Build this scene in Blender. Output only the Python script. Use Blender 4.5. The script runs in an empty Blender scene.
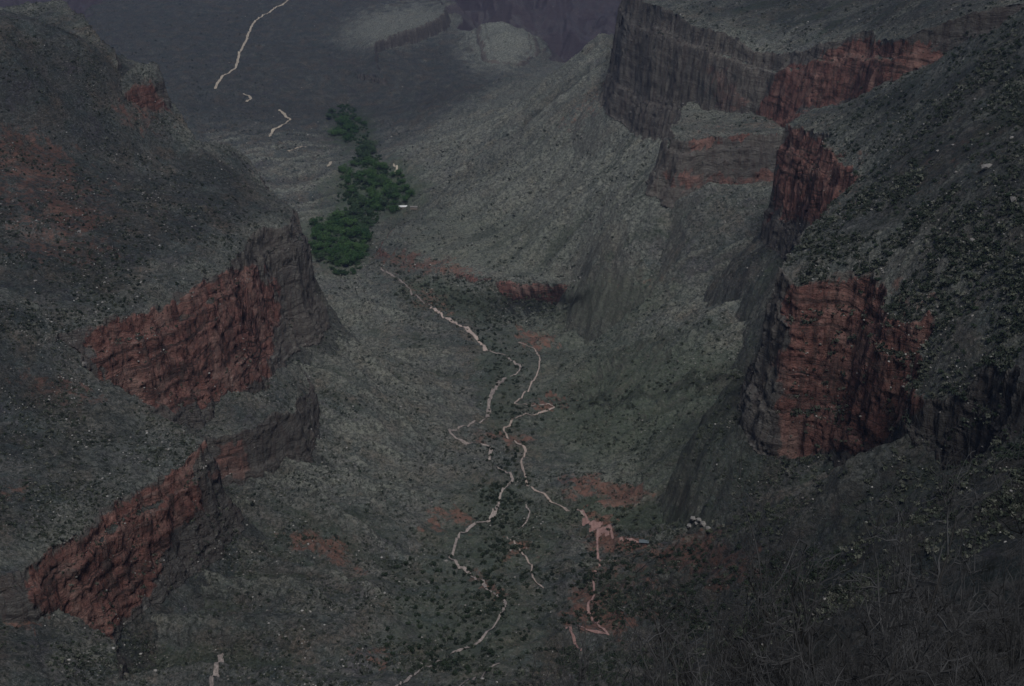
import bpy, bmesh, math, random, time
import numpy as np
from mathutils import Vector
from mathutils.bvhtree import BVHTree
T0 = time.time()
def log(s): print('[%.1fs] %s' % (time.time()-T0, s), flush=True)
random.seed(7); RNG = np.random.default_rng(11)
scene = bpy.context.scene
COL = scene.collection

# ------------------------------------------------------------------ camera
W, H = 1024, 686
FPX = 1576.0
PITCH = math.radians(20.9)
CAMZ = 1000.0
cam_d = bpy.data.cameras.new('camera'); cam = bpy.data.objects.new('camera', cam_d); COL.objects.link(cam)
cam.location = (0, 0, CAMZ); cam.rotation_euler = (math.pi/2-PITCH, 0, 0)
cam_d.sensor_width = 36; cam_d.lens = 36*FPX/W; cam_d.clip_start = 0.5; cam_d.clip_end = 60000
scene.camera = cam
cp, sp = math.cos(PITCH), math.sin(PITCH)
def ray(u, v):
    x = (u-W/2)/FPX; y = -(v-H/2)/FPX
    return np.array([x, cp + y*sp, -sp + y*cp])
def P(u, v, z):
    """the place on the sight line towards a photo point that lies at height z"""
    d = ray(u, v); t = (z-CAMZ)/d[2]
    return (d[0]*t, d[1]*t)
def project(X, Y, Z):
    zz = Z-CAMZ
    dep = Y*cp - zz*sp
    up = Y*sp + zz*cp
    return W/2 + FPX*X/dep, H/2 - FPX*up/dep, dep

# ------------------------------------------------------------------ noise
_pr = np.random.default_rng(3)
PERM = _pr.permutation(4096).astype(np.int32)
GR = _pr.uniform(0, 2*np.pi, 4096); GX, GY = np.cos(GR).astype(np.float32), np.sin(GR).astype(np.float32)
G3 = _pr.normal(size=(4096, 3)); G3 = (G3/np.linalg.norm(G3, axis=1)[:, None]).astype(np.float32)
def noise2(x, y, seed=0):
    xi = np.floor(x).astype(np.int32); yi = np.floor(y).astype(np.int32)
    fx = (x-xi).astype(np.float32); fy = (y-yi).astype(np.float32)
    def g(ix, iy, dx, dy):
        h = PERM[(PERM[(ix+seed*131) & 4095]+iy) & 4095]
        return GX[h]*dx + GY[h]*dy
    sx = fx*fx*fx*(fx*(fx*6-15)+10); sy = fy*fy*fy*(fy*(fy*6-15)+10)
    a = g(xi, yi, fx, fy); b = g(xi+1, yi, fx-1, fy)
    c = g(xi, yi+1, fx, fy-1); d = g(xi+1, yi+1, fx-1, fy-1)
    return 1.5*((a+(b-a)*sx) + ((c+(d-c)*sx)-(a+(b-a)*sx))*sy)
def noise3(x, y, z, seed=0):
    xi = np.floor(x).astype(np.int32); yi = np.floor(y).astype(np.int32); zi = np.floor(z).astype(np.int32)
    fx = (x-xi).astype(np.float32); fy = (y-yi).astype(np.float32); fz = (z-zi).astype(np.float32)
    s = lambda t: t*t*t*(t*(t*6-15)+10)
    def g(i, j, k):
        h = PERM[(PERM[(PERM[(xi+i+seed*77) & 4095]+yi+j) & 4095]+zi+k) & 4095]
        G = G3[h]
        return G[..., 0]*(fx-i)+G[..., 1]*(fy-j)+G[..., 2]*(fz-k)
    sx, sy, sz = s(fx), s(fy), s(fz)
    L = lambda a, b, t: a+(b-a)*t
    return 1.5*L(L(L(g(0,0,0), g(1,0,0), sx), L(g(0,1,0), g(1,1,0), sx), sy),
             L(L(g(0,0,1), g(1,0,1), sx), L(g(0,1,1), g(1,1,1), sx), sy), sz)
def fbm(x, y, scale, octaves=4, seed=0, gain=.5, ridged=False):
    r = 0; a = 1.0; f = 1.0/scale
    for o in range(octaves):
        n = noise2(x*f+o*17.3, y*f-o*9.1, seed+o)
        if ridged: n = 1-2*np.abs(n)
        r = r+a*n; a *= gain; f *= 2.03
    return r
def sstep(a, b, x):
    t = np.clip((x-a)/(b-a), 0, 1); return t*t*(3-2*t)

# ------------------------------------------------------------------ control points (photo x, photo y, height)
BASE = [
 # creek line, from the foreground to the grove and out over the platform
 (430,684,352),(470,640,326),(500,600,300),(455,552,264),(500,500,234),(490,430,192),(497,390,169),(518,360,152),
 (440,310,108),(390,270,78),(366,220,50),(362,150,28),(345,112,20),
 # west side of the valley
 (400,480,236),(350,400,268),(300,500,312),(380,560,282),(250,600,325),(350,620,322),(330,350,235),(350,310,140),(420,380,195),
 (410,330,140),(300,300,100),(300,686,368),(200,660,338),(150,686,350),(240,485,288),(215,560,325),(170,640,335),
 # east side of the valley
 (600,400,202),(560,430,192),(760,450,325),(700,330,288),(700,400,272),(640,300,215),(550,330,128),(750,290,300),(650,470,255),
 (600,470,222),(720,480,315),
 # slope under the far promontory
 (400,240,66),(470,298,88),(430,286,86),(525,305,93),(450,200,105),(550,200,165),(600,250,188),(650,200,300),(700,250,320),(500,120,150),(560,90,220),(520,78,150),
 (600,45,345),(420,150,62),(400,110,36),(450,95,40),(640,140,305),(600,120,290),(660,290,262),(640,240,270),(670,230,320),(720,302,280),(720,200,348),(770,215,368),(575,300,106),
 # platform
 (250,60,58),(150,30,64),(300,120,44),(200,150,52),(400,64,18),(430,40,14),(60,30,66),(340,60,50),(480,60,10),(300,200,60),(270,150,50),(470,30,10),
 # saddle with the rest house, foreground slope
 (560,512,246),(595,525,268),(643,543,292),(600,640,342),(560,600,315),(700,545,330),(760,600,420),(850,560,475),
 (650,684,420),(540,684,378),(800,500,430),(850,480,480),(1000,470,590),(740,520,380),(640,600,350),
 (990,510,690),
]
PLAN = [  # x, y, height where the land is out of sight
 (-330,2300,115),(-330,2600,85),(-500,2750,100),(-250,2900,65),(-600,2550,150),(-290,2050,150),(-700,2300,230),(-1500,3000,150),
 (-500,1800,330),(-900,1500,400),(-1000,2300,260),(-700,3000,85),(-1200,1000,600),(-1600,1800,500),(-1800,3500,100),
 (600,1600,400),(900,1200,560),(1200,2000,500),(700,2400,430),(260,4300,80),(120,4900,10),(700,3200,420),(1500,3200,480),(500,4000,180),(1400,4500,120),
 (-2500,6000,70),(0,6500,50),(2500,6500,50),
 (0,650,520),(-350,650,500),(-100,650,500),(0,350,735),(-300,350,740),(330,350,790),(0,60,940),(-60,60,940),(60,60,948),
 (0,0,996),(-300,0,985),(300,0,985),(0,-300,1010),(-700,600,600),(700,700,720),(-700,0,950),(800,0,950),
]
NEARP = [(1000,640,160),(900,672,160),(1000,560,330),(880,620,420),(1024,690,105),(760,690,330),(1100,600,150),(820,690,230),(960,690,110),(700,690,560)]
for u_, v_, d_ in NEARP:
    r_ = ray(u_, v_); k__ = d_/r_[1]; PLAN.append((r_[0]*k__, d_, CAMZ+r_[2]*k__))
pts = [P(u, v, z)+(z,) for u, v, z in BASE] + PLAN
class RBF:
    def __init__(s, pts, c=60., reg=6.):
        a = np.array(pts, float); s.c = c; s.x = a[:, :2]; n = len(a)
        d = np.sqrt(((s.x[:, None]-s.x[None])**2).sum(-1)+c*c)
        A = np.zeros((n+3, n+3)); A[:n, :n] = -d - np.eye(n)*(-reg); Pm = np.c_[np.ones(n), s.x/1000]
        A[:n, n:] = Pm; A[n:, :n] = Pm.T
        A[:n, :n] = -d + np.eye(n)*reg*0 ; 
        s.w = np.linalg.solve(A, np.r_[a[:, 2], 0, 0, 0]); s.n = n
    def __call__(s, X, Y):
        r = np.zeros(X.shape)
        for i in range(s.n): r -= s.w[i]*np.sqrt((X-s.x[i, 0])**2+(Y-s.x[i, 1])**2+s.c**2)
        return r+s.w[s.n]+s.w[s.n+1]*X/1000+s.w[s.n+2]*Y/1000
def coarse(f):
    """evaluate f on a 20 m plan grid and return a bilinear sampler"""
    gx = np.arange(-7000, 7001, 25.); gy = np.arange(-600, 9001, 25.)
    A, B = np.meshgrid(gx, gy); V = f(A, B)
    def s(X, Y):
        i = np.clip((X+7000)/25, 0, len(gx)-1.001); j = np.clip((Y+600)/25, 0, len(gy)-1.001)
        i0 = i.astype(int); j0 = j.astype(int); fi = i-i0; fj = j-j0
        return (V[j0, i0]*(1-fi)+V[j0, i0+1]*fi)*(1-fj)+(V[j0+1, i0]*(1-fi)+V[j0+1, i0+1]*fi)*fj
    return s
base_s = coarse(RBF(pts))
log('base')
def sdist(X, Y, poly, near=False):
    """signed distance to a closed polygon, positive inside"""
    d2 = np.full(X.shape, 1e18); ins = np.zeros(X.shape, bool); n = len(poly)
    if near: NX = X.copy(); NY = Y.copy()
    for i in range(n):
        ax, ay = poly[i]; bx, by = poly[(i+1) % n]; ex, ey = bx-ax, by-ay
        t = np.clip(((X-ax)*ex+(Y-ay)*ey)/(ex*ex+ey*ey+1e-9), 0, 1)
        q = (X-ax-t*ex)**2+(Y-ay-t*ey)**2
        if near:
            w_ = q < d2; NX = np.where(w_, ax+t*ex, NX); NY = np.where(w_, ay+t*ey, NY)
        d2 = np.minimum(d2, q)
        c = ((ay > Y) != (by > Y)) & (X < (bx-ax)*(Y-ay)/(by-ay+1e-12)+ax)
        ins ^= c
    d = np.sqrt(d2)
    if near:
        f = np.where(ins, 0, np.clip(d/12., 0, 1))   # outside, the height of the nearest rim counts
        return np.where(ins, d, -d), X+(NX-X)*f, Y+(NY-Y)*f
    return np.where(ins, d, -d)
# every mesa: the rim (photo x, photo y, height) closed by plan points, surface points, cliff height and run
MESAS = {
 'west_mesa': dict(
   rim=[(40,352,480),(92,334,478),(130,320,474),(166,303,470),(214,276,466),(240,262,458),(256,246,450),(268,232,446),(280,229,442),
        'X',(262,190,430),(248,162,455),(238,156,470),(200,140,500)],
   close=[(-640,2450),(-900,2500),(-2500,2400),(-2500,1300),(-800,1330)],
   top=[(130,200,500),(60,250,505),(200,240,478),(20,120,575),(150,145,510),(225,172,476),(30,320,490),(20,58,640),(90,66,612),(60,90,592)],
   planz=[(-2500,2000,800),(-1500,1500,700),(-1200,2500,640)],
   cliff=lambda X: np.interp(X, [-330, -270], [118., 150.]), run=34, talus=.8),
 'west_lower_mesa': dict(
   rim=[(94,374,446),(150,400,436),(186,425,428),(197,442,424),(188,462,424),(150,485,427),(112,508,430),(66,545,436),(28,570,442),(5,576,446)],
   close=[(-470,960),(-900,850),(-1500,1200),(-1100,1650),(-560,1500),(-400,1410)],
   top=[(50,450,448),(20,400,462),(120,430,438),(10,520,452),(160,415,434),(50,340,482),(0,300,505)],
   planz=[(-900,1200,540),(-1100,1600,600)],
   cliff=88, run=24, talus=.6),
 'west_foreground_bench': dict(
   rim=[(30,600,404),(66,614,398),(108,634,388),(122,652,384),(118,686,386),(112,730,392)],
   close=[(-210,800),(-800,700),(-900,1000),(-380,985)],
   top=[(50,650,404),(10,680,415),(10,620,412)],
   planz=[(-700,900,480)],
   cliff=40, run=14, talus=.6),
 'west_ledge': dict(
   rim=[(190,405,352),(258,398,350),(282,376,340),(297,370,328),(306,390,312),(298,420,322),(255,434,335),(215,440,340)],
   close=[(-440,1480),(-500,1700)],
   top=[(240,420,342)],
   planz=[], cliff=52, run=16, talus=.5),
 'west_butte': dict(
   rim=[(122,74,592),(145,66,596),(158,68,590),(166,84,570),(150,88,572),(136,98,566),(120,108,560)],
   close=[(-760,2080),(-900,2300),(-650,2330)],
   top=[(140,72,592)], planz=[(-800,2200,600)], cliff=92, run=20, talus=.75),
 'east_mesa': dict(
   rim=[(925,392,560),(932,330,578),(900,318,576),(868,288,574),(835,284,570),(800,292,560),(794,270,562),(802,246,565),(824,212,565),(858,184,562),(838,158,552),
        (800,132,535),(786,128,528),(800,117,534),(850,100,562),(905,79,606),(945,60,648),(1000,30,705)],
   close=[(1900,2100),(1800,600),(600,640),(330,900)],
   top=[(1000,200,670),(1020,30,735),(900,120,615),(900,250,604),(1000,300,632),(1000,400,600),(940,90,640),(860,150,572),(950,60,662),(900,470,508),(1000,480,578),(1010,560,560)],
   planz=[(1500,1500,950),(1000,1300,760),(900,800,640)],
   cliff=150, run=30, talus=.6, fall=40),
 'far_promontory': dict(
   rim=[(905,40,632),(870,42,600),(810,50,560),(770,58,527),(738,44,534),(700,28,536),(665,12,541),(634,-2,545),(622,-12,548)],
   close=[(240,3250),(330,3700),(800,4600),(1800,3600),(1300,2000),(700,2020)],
   top=[(800,20,556),(720,10,546),(950,30,662),(900,10,640)], planz=[(800,3300,640),(1400,2600,800)],
   cliff=lambda X: np.interp(X, [236, 340, 430], [230., 165., 138.]), run=44, talus=.62, fall=45),
 'far_ledge': dict(
   rim=[(800,136,451),(760,140,444),(720,142,441),(684,146,436),(674,140,438)],
   close=[(330,2900),(700,3000),(800,2300),(560,2160)],
   top=[], planz=[(420,2600,425),(700,2700,430),(300,2600,415)],
   cliff=88, run=34, talus=.6, fall=22),
 'middle_terrace': dict(
   rim=[(378,250,76),(392,260,84),(410,266,90),(440,272,97),(470,277,104),(505,284,111),(550,289,118),(585,287,125)],
   close=[(140,2750),(60,3150),(-180,3250)],
   top=[(450,235,104),(540,245,132),(420,225,92)], planz=[(60,3150,90),(-180,3250,50),(170,2900,120)],
   cliff=26, run=15, talus=.5),
 'platform_edge': dict(
   rim=[(384,78,54),(372,60,60),(376,44,64),(400,34,66),(430,22,68),(446,14,70),(440,2,70),(400,-25,70)],
   close=[(-3500,9000),(-3500,5200),(-1500,5400),(-700,5000)],
   top=[(300,30,66),(200,10,68),(350,20,68),(350,66,30),(330,76,30),(300,80,25)], planz=[(-3000,6500,90),(-1000,4900,20),(-700,5000,20),(-1500,5400,20)],
   cliff=64, run=24, talus=.25),
 'dome': dict(
   rim=[(494,56,40),(515,60,34),(530,50,34),(524,32,56),(502,22,74),(486,24,72),(488,38,56)],
   close=[], top=[(505,32,80)], planz=[], cliff=30, run=60, talus=.5),
}
NAMES = list(MESAS)
def prep(m):
    p = []
    for r in m['rim']: p += [(-276, 1960), (-310, 2070)] if r == 'X' else [P(*r)]
    p += list(m['close']); m['rim'] = [r for r in m['rim'] if r != 'X']
    t = [P(*r)+(r[2],) for r in m['rim']+m['top']] + list(m['planz'])
    m['poly'] = p
    m['surf'] = coarse(RBF(t, c=40.))
for m in MESAS.values(): prep(m)
log('mesas')
GORGE = [P(-60,24,66),P(60,24,66),P(100,8,66),P(130,-12,66),P(436,-6,60),P(450,22,48),P(470,30,30),P(484,27,50),P(505,20,60),P(530,34,40),P(540,56,30),P(590,60,40),(900,5200),(4000,5500),(4500,-900),(-4500,-900),(-4500,5200)]
_th = np.array([P(*q_)+(0,) for q_ in BASE[:13]]); _th = _th[np.argsort(_th[:, 1])]
HOL = P(536, 300, 96)
def gullies(X, Y):
    """ribs and furrows that run down the fall line on each side of the valley"""
    xt = np.interp(Y, _th[:, 1], _th[:, 0]); e = sstep(-90, 90, X-xt); f = sstep(2350, 2750, Y+.35*X)
    wob = 22*fbm(X, Y, 160, 2, 141)
    def run(dx, dy, sd):
        n_ = math.hypot(dx, dy); a = (-dy*X+dx*Y)/n_+wob; l = (dx*X+dy*Y)/n_
        r_ = (1-2.2*np.abs(noise2(a/62, l/420, sd)))+.55*(1-2.2*np.abs(noise2(a/27, l/200, sd+1)))+.3*(1-2.2*np.abs(noise2(a/12, l/90, sd+2)))
        return r_-.75
    w_ = run(1, -.45, 151)*(1-e)+run(-1, .12, 155)*e
    g_ = w_*(1-f)+run(-.8, -.5, 159)*f
    return g_*(.35+.65*sstep(20, 130, np.abs(X-xt)))*sstep(4300, 3700, Y)
def height(X, Y, lite=False):
    """bare land height and the id of the landform it belongs to"""
    dist = np.sqrt(X*X+Y*Y)
    wx = X+14*fbm(X, Y, 110, 3, 21); wy = Y+14*fbm(X, Y, 110, 3, 31)
    h = base_s(X, Y)
    near = .12*sstep(60, 200, dist)+.88*sstep(300, 900, dist)
    # spurs and gullies
    far = sstep(2300, 3300, dist)
    h = h-34*np.exp(-(((X-HOL[0])*.97+(Y-HOL[1])*.1)/62)**4-((-(X-HOL[0])*.1+(Y-HOL[1])*.97)/46)**4)
    gv = gullies(X, Y); h = h + near*9.0*gv
    rough = near*(9.0*fbm(wx, wy, 190, 4, 5, .5, True) + 3.4*fbm(wx, wy, 42, 3, 8, .55, True))
    h = h + rough*(1-.25*sstep(3500, 4200, Y))
    lid = np.zeros(X.shape, np.int8)
    global RIM; RIM = np.zeros(X.shape, np.float32)
    kk = np.zeros(X.shape, np.float32)           # how far down a cliff: 0 = not a cliff
    dn = 17*fbm(X, Y, 130, 2, 41) + 4.5*fbm(X, Y, 44, 2, 43, .5, True) + (0 if lite else 1.7*fbm(X, Y, 11, 2, 47, .6))
    mtex = near*(4.5*fbm(wx, wy, 95, 3, 61, .5, True)+(0 if lite else 1.5*fbm(X, Y, 21, 3, 66)))
    for i, nm in enumerate(NAMES):
        m = MESAS[nm]
        d, QX, QY = sdist(X, Y, m['poly'], True)
        c = m['cliff'](X) if callable(m['cliff']) else m['cliff']
        amp = np.minimum(1.0, c/90.) * near
        d = d + (dn-4)*amp*(1.0 if nm not in ('west_butte', 'dome', 'far_promontory') else .55)
        top = m['surf'](QX, QY) + mtex
        s = np.maximum(-d, 0)/m['run']
        # stepped wall: steep, a small ledge, steep again, then rubble
        wall = np.where(s < .12, s/.12*.16, np.where(s < .3, .16+(s-.12)/.18*.05, np.where(s < .62, .21+(s-.3)/.32*.52,
               np.where(s < .74, .73+(s-.62)/.12*.04, .77+(s-.74)/.26*.23))))
        wall = np.minimum(wall, 1)
        tx = np.maximum(s-1, 0)*m['run']
        drop = c*wall + tx*m['talus'] + m.get('fall', 14)*(tx/55)**2
        hm = top - drop*(1+.0*X)
        w = hm > h
        h = np.where(w, hm, h); lid = np.where(w, i+1, lid)
        RIM = np.where(w, sstep(70, 8, d)*sstep(-8, -2, d), RIM*1.)
        kk = np.where(w, np.where((s > 0) & (s < 1.05), s, 0), kk)
    # beds of unequal hardness: treads and risers across the walls
    per = 19.; q = (h + 9*noise2(X/160, Y/160, 201))/per; f_ = q-np.floor(q)
    am = .30*sstep(-.4, .3, noise2(np.floor(q)*1.7, X/120, 203))
    h = h + np.where(kk > 0, 1., .0)*per*am*(sstep(.12, .62, f_)-f_)*near
    g = sdist(X, Y, GORGE) + 40*fbm(X, Y, 300, 3, 71, .5, True)
    gd = np.maximum(-g, 0)
    carve = np.minimum(gd*.9, 420)
    h = h-carve
    lid = np.where(gd > 5, 100, lid)
    # the wall on the other side of the inner gorge
    fw = np.clip((Y+180*fbm(X, Y, 500, 4, 81, .5, True)-6900), -500, 4000)*.62-360
    w = fw > h
    h = np.where(w & (Y > 6200), np.minimum(fw, 900), h); lid = np.where(w & (Y > 6200), 101, lid)
    # stony texture everywhere
    if not lite: h = h + near*3.0*np.abs(fbm(X, Y, 24, 3, 97, .6))*sstep(-.3, .5, fbm(X, Y, 130, 2, 99)) + near*(.75*fbm(X, Y, 9, 2, 91, .6) + .28*fbm(X, Y, 3.1, 1, 95))*(1+.5*far)
    return h, lid, kk

# ------------------------------------------------------------------ land mesh: a fan of profiles, sampled more closely where more is seen
import os
Q = float(os.environ.get('LANDQ', '1'))
NIN, NOUT, NR, NF = int(1060*Q), int(40), int(1350*Q), 1900
azi = np.linspace(-19.2, 19.2, NIN); azo = np.linspace(0, 1, NOUT+1)[1:]**1.6*38
az = np.radians(np.r_[-(19.2+azo[::-1]), azi, 19.2+azo])
rf = np.r_[np.linspace(2, 480, 130), np.geomspace(484, 11000, NF-130)]
X = np.sin(az)[:, None]*rf[None]; Y = np.cos(az)[:, None]*rf[None]
Hh, _, _ = height(X, Y, True)
log('fine heights %s' % (Hh.shape,))
el = np.arctan2(Hh-CAMZ, rf[None])
dv = np.abs(np.diff(el, axis=1))
seg = np.sqrt(np.diff(Hh, axis=1)**2+np.diff(rf)[None]**2)/(rf[None, 1:])
vis = el[:, 1:] >= np.maximum.accumulate(el, axis=1)[:, 1:]-.004
w = dv*np.where(vis, 1., .12) + .05*seg*np.where(vis, 1, .35)
w[:, :130] *= .12
k = np.exp(-.5*(np.arange(-40, 41)/(14.*Q))**2); k /= k.sum()
w = np.apply_along_axis(lambda a: np.convolve(np.pad(a, 40, mode='edge'), k, 'valid'), 0, w)
cw = np.concatenate([np.zeros((len(az), 1)), np.cumsum(w, 1)], 1); cw /= cw[:, -1:]
tt = np.linspace(0, 1, NR)
R = np.stack([np.interp(tt, cw[i], rf) for i in range(len(az))])
X = np.sin(az)[:, None]*R; Y = np.cos(az)[:, None]*R
Z, LID, KK = height(X, Y); RIMK = RIM.copy()
Z = Z + RIMK*(LID < 100)*3.*np.abs(fbm(X, Y, 14, 3, 211, .6))
log('land sampled %s' % (Z.shape,))
# outward normal and horizontal carving of the cliffs (ledges, overhangs, joints)
Pp = np.stack([X, Y, Z], -1)
gr = np.gradient(Hh, axis=1)/np.gradient(rf)[None]; ga = np.gradient(Hh, axis=0)/(np.gradient(az)[:, None]*rf[None])
gr = np.stack([np.interp(R[i], rf, gr[i]) for i in range(len(az))]); ga = np.stack([np.interp(R[i], rf, ga[i]) for i in range(len(az))])
sa, ca = np.sin(az)[:, None], np.cos(az)[:, None]
hx = -(gr*sa+ga*ca); hy = -(gr*ca-ga*sa); gl = np.sqrt(hx*hx+hy*hy)+1e-6
steep = np.maximum(sstep(.85, 1.5, gl), np.where(KK > 0, .8, 0)*sstep(.5, .9, gl))
steep = steep*np.where((KK > 0) | (LID >= 100), 1., .4)
carvek = np.where(KK > 0, 1., .25)*steep
hn = np.stack([hx/gl, hy/gl, 0*gl], -1)
strat = noise2(Z/5.5+2.5*noise2(X/140, Y/140, 5), np.zeros_like(Z)+.5, 3)*1.0 + .6*noise2(Z/1.9, X/90, 4)
joint = 1.5*noise3(X/23, Y/23, Z/80, 6)+.36*noise3(X/7, Y/7, Z/26, 9)+.25*noise3(X/3, Y/3, Z/5, 10)
def blocks(sx, sz_, sd):
    a = np.floor((X+3*noise2(Y/30, Z/30, sd))/sx).astype(np.int32); b = np.floor((Y+3*noise2(X/30, Z/30, sd+1))/sx).astype(np.int32); c_ = np.floor((Z+4*noise2(X/60, Y/60, sd+2))/sz_).astype(np.int32)
    return PERM[(PERM[(PERM[(a+sd) & 4095]+b) & 4095]+c_) & 4095]/2048.-1
off = carvek*(1.1*strat + 1.2*joint + .9*blocks(15, 13, 5) + .8*blocks(6.5, 5.5, 9) + .6*blocks(3., 3.2, 19)) * np.clip(R/900, .2, 1)
nr = sstep(400, 900, R)
Pp = Pp + hn*(off*nr)[..., None]
log('carved')

# ------------------------------------------------------------------ ground colour zones (soil and rock colour, plus some shade painted into dark)
U, V, DEP = project(Pp[..., 0], Pp[..., 1], Pp[..., 2])
wn = 13*fbm(Pp[..., 0], Pp[..., 1]+Pp[..., 2], 45, 4, 111, .65)
U2 = U+wn; V2 = V+.7*np.roll(wn, 57, axis=0)
def blob(cx, cy, rx, ry, rot=0, soft=.5, near=None):
    c, s = math.cos(math.radians(rot)), math.sin(math.radians(rot))
    a = ((U2-cx)*c+(V2-cy)*s)/rx; b = (-(U2-cx)*s+(V2-cy)*c)/ry
    return sstep(1+soft, 1-soft, np.sqrt(a*a+b*b))
def inpoly(pl, soft=5.):
    return sstep(-soft, soft, sdist(U2, V2, pl))
lid = lambda *n: np.isin(LID, [NAMES.index(x)+1 for x in n])
WEST = lid('west_mesa', 'west_lower_mesa', 'west_foreground_bench', 'west_butte', 'west_ledge')
red = np.zeros(Z.shape, np.float32)
def addred(m, k=1.): 
    global red; red = np.maximum(red, (m*k).astype(np.float32))
# red limestone faces
addred(inpoly([(88,332),(130,318),(175,300),(215,272),(262,268),(276,300),(270,370),(235,398),(180,410),(125,392),(90,372)])*lid('west_mesa'), 1)
addred(inpoly([(275,250),(300,220),(318,250),(322,300),(300,330),(280,300)])*lid('west_mesa'), .22)
addred(inpoly([(160,478),(192,440),(200,440),(198,512),(160,560),(120,640),(24,605),(24,575),(70,545)])*lid('west_lower_mesa'), .8)
addred(inpoly([(125,82),(158,72),(170,110),(172,138),(118,134)])*lid('west_butte','west_mesa'), .75)
addred(inpoly([(238,165),(250,165),(252,205),(240,205)])*lid('west_mesa'), .6)
addred(inpoly([(215,440),(248,440),(248,480),(215,480)],3), .5)
addred(inpoly([(790,62),(860,40),(930,46),(945,62),(905,78),(850,100),(800,108),(775,135),(690,146),(690,122),(740,128)])*lid('far_promontory','far_ledge'), .95)
addred(inpoly([(700,60),(735,60),(740,125),(715,118)])*lid('far_promontory'), .4)
addred(inpoly([(670,172),(800,172),(800,192),(670,190)],3)*lid('far_ledge'), .5)
addred(inpoly([(780,125),(865,150),(870,200),(830,225),(782,222),(770,170)])*lid('east_mesa'), .85)
addred(inpoly([(735,205),(770,205),(765,290),(738,280)])*lid('east_mesa'), .25)
addred(inpoly([(785,280),(935,280),(925,350),(915,410),(870,450),(780,460)])*lid('east_mesa'), .75)
red = red*(.25+.75*steep)
# red soil patches
for b in [(410,262,38,7,8,.55),(455,268,28,6,5,.5),(640,282,45,5,-3,.3),(535,340,22,9,10,.6),(545,404,22,4,-4,.65),(500,438,30,7,10,.5),
          (605,490,48,11,5,.7),(445,520,26,11,0,.5),(320,548,40,10,28,.6),(375,655,22,12,10,.45),(600,528,20,12,35,.8),(620,545,30,9,5,.75),
          (640,585,60,32,20,.35),(520,548,12,12,30,.5),(700,555,55,20,0,.55),(730,575,30,14,0,.5),(30,165,60,34,20,.5),(75,215,30,14,20,.65),(50,200,70,50,20,.4),(60,245,60,18,0,.4),
          (10,490,30,10,0,.3),(20,620,30,10,0,.5),(60,390,50,14,10,.4),(430,300,30,8,20,.4),(490,585,20,8,30,.5),(160,230,70,60,20,.15),(875,110,60,25,0,.1),
          (600,620,36,14,10,.8),(590,600,14,26,0,.55),(800,385,10,10,0,.1),(950,160,60,50,0,.18),(450,100,50,8,-20,.2),(600,100,60,12,-35,.3)]:
    m = blob(*b[:5]); 
    if b[0] < 200: m = m*WEST
    if b[1] > 600 and b[0] > 500 or True: addred(m*(1-steep*.5), b[5])
green = np.zeros(Z.shape, np.float32)
def addgreen(m, k): 
    global green; green = np.maximum(green, (m*k).astype(np.float32))
flat = (~WEST)
for b in [(335,240,36,28,10,.9),(375,190,45,30,0,.9),(352,130,22,18,0,.9),(455,300,55,16,14,.7),(500,380,24,60,-5,.5),(640,400,110,60,-12,.62),(600,300,70,24,-8,.5),(580,350,80,40,0,.35),
          (500,530,60,50,0,.5),(470,620,80,60,0,.45),(620,515,90,14,3,.7),(690,470,70,40,0,.4),(440,560,20,60,0,.3),(480,240,100,30,5,.22)]:
    addgreen(blob(*b[:5])*flat, b[5])
dark = np.zeros(Z.shape, np.float32)
for b in [(535,301,38,11,-3,1.3),(620,398,60,4,-6,.6),(710,382,60,5,-12,.7),(640,345,80,4,-18,.4),(700,440,60,20,-20,.5),(390,255,40,12,15,.4),(490,305,40,12,10,.5),(660,230,10,10,0,0),(560,620,14,70,5,.4),(860,600,250,120,0,.75),(980,580,220,220,0,.75),(240,590,110,90,0,.3),(840,8,170,26,0,.6),(960,30,90,30,0,.5),(280,110,90,14,0,.4),(30,90,120,60,0,.5),(450,190,120,10,-32,.3),(270,440,60,40,0,.3),(700,640,120,70,0,.3),  # first blob paints the shadow in the hollow below the terrace
          (225,520,60,60,0,.25),(760,250,25,60,0,.25),(885,390,30,50,0,.3),(50,190,120,70,0,.15),(730,240,60,50,0,.2)]:  # east mesa flank and alcove blobs paint the shade on those faces
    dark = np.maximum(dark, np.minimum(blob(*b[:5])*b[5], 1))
pale = np.zeros(Z.shape, np.float32)
for b in [(640,110,120,30,-35,.5),(480,240,110,22,4,.5),(120,450,80,50,0,.35),(240,270,60,30,-30,.4),(640,200,90,60,0,.3),(700,450,90,40,0,.15),(880,240,90,40,0,.3),
          (400,420,60,60,0,.2),(400,25,60,20,-10,.7),(500,42,40,30,0,.8),(870,40,90,12,0,.3),(580,560,5,5,0,0),(700,525,18,8,0,.8),(150,120,40,30,0,.2),(600,300,90,30,-10,.55),(640,360,110,40,-15,.45),(600,440,60,30,0,.35),(340,330,60,60,0,.4),(420,400,50,60,0,.35),(560,200,150,80,-20,.7),(640,370,110,60,-12,.4),(500,110,110,25,-30,.5),(420,450,60,80,0,.3),(700,70,70,50,0,.8),(610,455,40,26,0,.6),(560,320,40,12,-10,.6),(490,262,110,16,6,.7),(330,480,90,70,0,.25)]:
    pale = np.maximum(pale, blob(*b[:5])*b[5])
Lp = R*0+Z
def boxblur(A, n, ax):
    k_ = np.ones(2*n+1)/(2*n+1)
    return np.apply_along_axis(lambda a: np.convolve(np.pad(a, n, mode='edge'), k_, 'valid'), ax, A)
GV = gullies(X, Y)
gb = sstep(-.15, -1.0, GV+.3*fbm(X, Y, 25, 3, 131))*(~WEST)*(LID < 100)
pale = np.maximum(pale, .75*sstep(-.1, .9, GV+.3*fbm(X, Y, 30, 3, 133))*(~WEST)*sstep(900, 1300, R))
gul = gb*(LID < 100)*(1-steep)
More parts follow.
